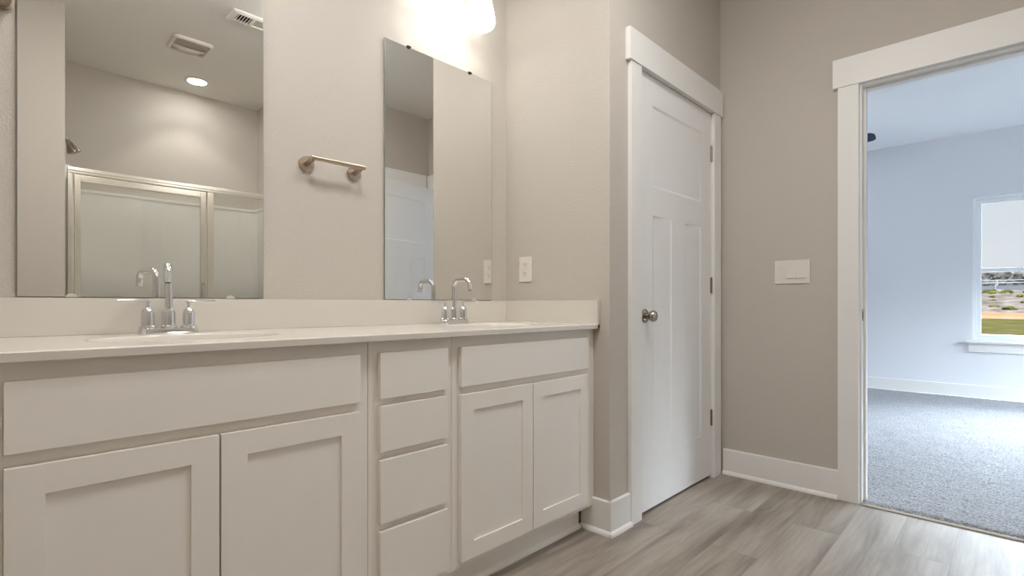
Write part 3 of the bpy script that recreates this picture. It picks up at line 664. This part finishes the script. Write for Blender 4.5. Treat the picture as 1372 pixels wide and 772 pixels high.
# ------------------------------------------------------------------ bedroom windows
def make_window(name, y0, y1, label):
    o = NB(); x0, x1 = XFAR + 0.05, XFAR + 0.13; fr = 0.030
    for a, c in (((x0, y0, ZW0), (x1, y0 + fr, ZW1)), ((x0, y1 - fr, ZW0), (x1, y1, ZW1)), ((x0, y0 + fr, ZW0), (x1, y1 - fr, ZW0 + fr)), ((x0, y0 + fr, ZW1 - fr), (x1, y1 - fr, ZW1))): box(o, a, c, 0.003)
    wnd = struct(name, o, M['vinyl'], label, 'window')
    for z0, z1, dx in ((ZW0 + 0.031, 1.345, 0.01), (1.305, ZW1 - 0.031, 0.042)):
        b = NB(); xa, xb = x0 + dx, x0 + dx + 0.028; s = 0.034; ya_, yb2 = y0 + 0.031, y1 - 0.031
        for a, c in (((xa, ya_, z0), (xb, ya_ + s, z1)), ((xa, yb2 - s, z0), (xb, yb2, z1)), ((xa, ya_ + s, z0), (xb, yb2 - s, z0 + s)), ((xa, ya_ + s, z1 - s), (xb, yb2 - s, z1))): box(b, a, c, 0.002)
        sa = obj('sash', b, M['vinyl'], wnd)
        b = NB(); box(b, (xa + 0.011, ya_ + s - 0.003, z0 + s - 0.003), (xa + 0.015, yb2 - s + 0.003, z1 - s + 0.003)); obj('glass_pane', b, M['pane'], sa)
    return wnd
wn = make_window('window_1', WIN[0][0], WIN[0][1], 'white bedroom window showing sky, dirt and grass')
make_window('window_2', WIN[1][0], WIN[1][1], 'second bedroom window beside the visible one')
b = NB(); box(b, (XFAR - 0.045, WIN[1][0] - 0.045, ZW0 - 0.024), (XFAR + 0.05, WIN[0][1] + 0.045, ZW0 - 0.001), 0.003); box(b, (XFAR - 0.019, WIN[1][0] - 0.03, ZW0 - 0.115), (XFAR, WIN[0][1] + 0.03, ZW0 - 0.0245), 0.002)
struct('trim_8', b, M['trim'], 'white sill and apron under the bedroom window', 'window sill')
b = NB(); fr = 0.05; mx_ = (SX[0] + SX[1]) / 2  # unseen window, added to let more daylight into the bedroom
for a, c in (((SX[0], 0.1), (SX[0] + fr, 2.2)), ((SX[1] - fr, 0.1), (SX[1], 2.2)), ((SX[0] + fr, 0.1), (SX[1] - fr, 0.16)), ((SX[0] + fr, 2.15), (SX[1] - fr, 2.2)), ((mx_ - 0.04, 0.16), (mx_ + 0.04, 2.15))):
    box(b, (a[0], -4.80, a[1]), (c[0], -4.74, c[1]), 0.003)
wdo = struct('added_fill_window', b, M['vinyl'], 'tall unseen window added in the wall far right of the doorway to brighten the bedroom', 'window')
b = NB(); box(b, (SX[0] + fr, -4.772, 0.16), (mx_ - 0.04, -4.768, 2.15)); box(b, (mx_ + 0.04, -4.772, 0.16), (SX[1] - fr, -4.768, 2.15)); obj('glass_pane', b, M['pane'], wdo)
# ceiling fan
FX, FY, FZ = 3.42, -0.33, 2.40
t = thing('ceiling_fan', (FX, FY, H), 'dark navy ceiling fan whose blade tip shows at the doorway jamb', 'ceiling fan')
b = NB(); lathe(b, [(0, 0.0), (0.065, -0.0005), (0.062, -0.03), (0.02, -0.05), (0, -0.05)], n=32); obj('canopy', b, M['navy'], t)
b = NB(); tube(b, [(0, 0, -0.045), (0, 0, -0.26)], 0.013, 16); obj('downrod', b, M['navy'], t)
b = NB(); lathe(b, [(0, -0.25), (0.05, -0.255), (0.10, -0.28), (0.115, -0.32), (0.11, -0.36), (0.07, -0.385), (0, -0.386)], n=40); obj('motor_housing', b, M['navy'], t)
b = NB(); lathe(b, [(0.085, -0.384), (0.10, -0.395), (0.095, -0.43), (0.06, -0.455), (0, -0.463)], n=32); obj('fill_bowl', b, M['fan_fill'], t)  # unseen glowing bowl, added to brighten bedroom walls and ceiling
for k in range(5):
    a0 = -PI / 2 + 0.02 + k * 2 * PI / 5
    rot = Matrix.Rotation(a0, 4, 'Z') @ Matrix.Translation((0, 0, -0.345)) @ Matrix.Rotation(math.radians(-13), 4, 'X')
    b = NB(); pts = [(0.17, -0.055), (0.40, -0.072), (0.60, -0.074), (0.645, -0.066), (0.668, -0.040), (0.672, 0.0), (0.668, 0.045), (0.645, 0.068), (0.60, 0.074), (0.40, 0.07), (0.17, 0.055)]
    prism(b, pts, -0.003, 0.003, 'Z'); bmesh.ops.transform(b, matrix=rot, verts=b.verts); bl = obj('blade', b, M['navy'], t)
    b = NB(); box(b, (0.09, -0.02, -0.008), (0.24, 0.02, -0.0035), 0.001); bmesh.ops.transform(b, matrix=rot, verts=b.verts); obj('blade_arm', b, M['navy'], bl)

# ------------------------------------------------------------------ outdoors
def terrain(x0, x1, y0, y1, zf, nx, ny, amp):
    bm = NB(); g = [[bm.verts.new((x0 + (x1 - x0) * i / nx, y0 + (y1 - y0) * j / ny, zf((i / nx)) + random.uniform(-amp, amp))) for j in range(ny + 1)] for i in range(nx + 1)]
    for i in range(nx):
        for j in range(ny): bm.faces.new((g[i][j], g[i + 1][j], g[i + 1][j + 1], g[i][j + 1]))
    return bm
struct('ground', terrain(5.45, 58.5, -50, 40, lambda s: -0.25, 40, 60, 0.015), M['grass'], 'olive green lawn outside the bedroom window', 'lawn', 80)
struct('ground_dirt', terrain(58, 75.5, -60, 50, lambda s: -0.26 + 0.36 * s, 16, 90, 0.05), M['dirt'], 'band of orange dirt beyond the lawn', 'dirt', 80)
struct('ground_scrub', terrain(75, 96, -70, 60, lambda s: 0.05 + 2.9 * s, 25, 110, 0.16), M['scrub'], 'brown scrubby bank beyond the orange dirt', 'hillside', 80)
def blob(bm, c, r, sq=0.7, sub=2):
    v = bmesh.ops.create_icosphere(bm, subdivisions=sub, radius=r)['verts']
    for q in v:
        k = 1 + random.uniform(-0.28, 0.28); q.co = Vector((q.co.x * k, q.co.y * k, q.co.z * k * sq)) + Vector(c)
b = NB()
for _ in range(260):
    s = random.choice((random.uniform(0.80, 0.95), random.uniform(0.10, 0.93))); blob(b, (75 + 21 * s, random.uniform(-42, 24), 0.05 + 2.9 * s), random.uniform(0.2, 0.6), 0.6)
tag(obj('scrub_bushes', b, M['bush'], smooth=20), 'yellow-green scrub bushes scattered over the far bank', 'bushes', None, 'stuff')
t = thing('silt_fence', (97, -10, 2.8), 'low dark navy fabric fence along the top of the bank', 'fence')
b = NB(); box(b, (97, -60, 2.85), (97.08, 50, 3.58)); wpart('fabric', b, M['silt'], t)
for y in range(-54, 48, 6):
    b = NB(); box(b, (96.9, y - 0.06, 2.7), (96.99, y + 0.06, 3.75)); wpart('stake', b, M['rail_white'], t)
t = thing('rail_fence', (108, -10, 3.0), 'pale two-rail fence in front of the bare trees', 'fence')
for z in (4.27, 4.62):
    b = NB(); box(b, (108, -60, z), (108.1, 50, z + 0.13)); wpart('rail', b, M['rail_white'], t)
for y in range(-56, 48, 8):
    b = NB(); box(b, (107.9, y - 0.08, 2.6), (108.0, y + 0.08, 4.75)); wpart('fence_post', b, M['rail_white'], t)
struct('ground_far', terrain(95.7, 150, -90, 80, lambda s: 2.9 + 0.8 * s, 10, 30, 0.1), M['scrub'], 'brown ground under the far trees', 'hillside', 80)
for k in range(22):
    x = 121 + (k % 2) * 7 + random.uniform(-1, 1); y = -44 + k * 3.0 + random.uniform(-0.3, 0.3)
    t = thing('bare_tree', (x, y, 3.3), 'bare grey-brown tree in the row beyond the fence', 'tree', 'bare trees on the horizon')
    b = NB(); tube(b, [(0, 0, -0.3), (0.1, 0.05, 1.2), (0, 0.1, 3.0)], [0.2, 0.15, 0.07], 8); obj('trunk', b, M['twig'], t)
    b = NB()
    for _ in range(12): blob(b, (random.uniform(-1.2, 1.2), random.uniform(-1.9, 1.9), random.uniform(0.5, 3.2)), random.uniform(0.8, 1.3), 0.8)
    obj('crown', b, M['twig'], t, smooth=15)
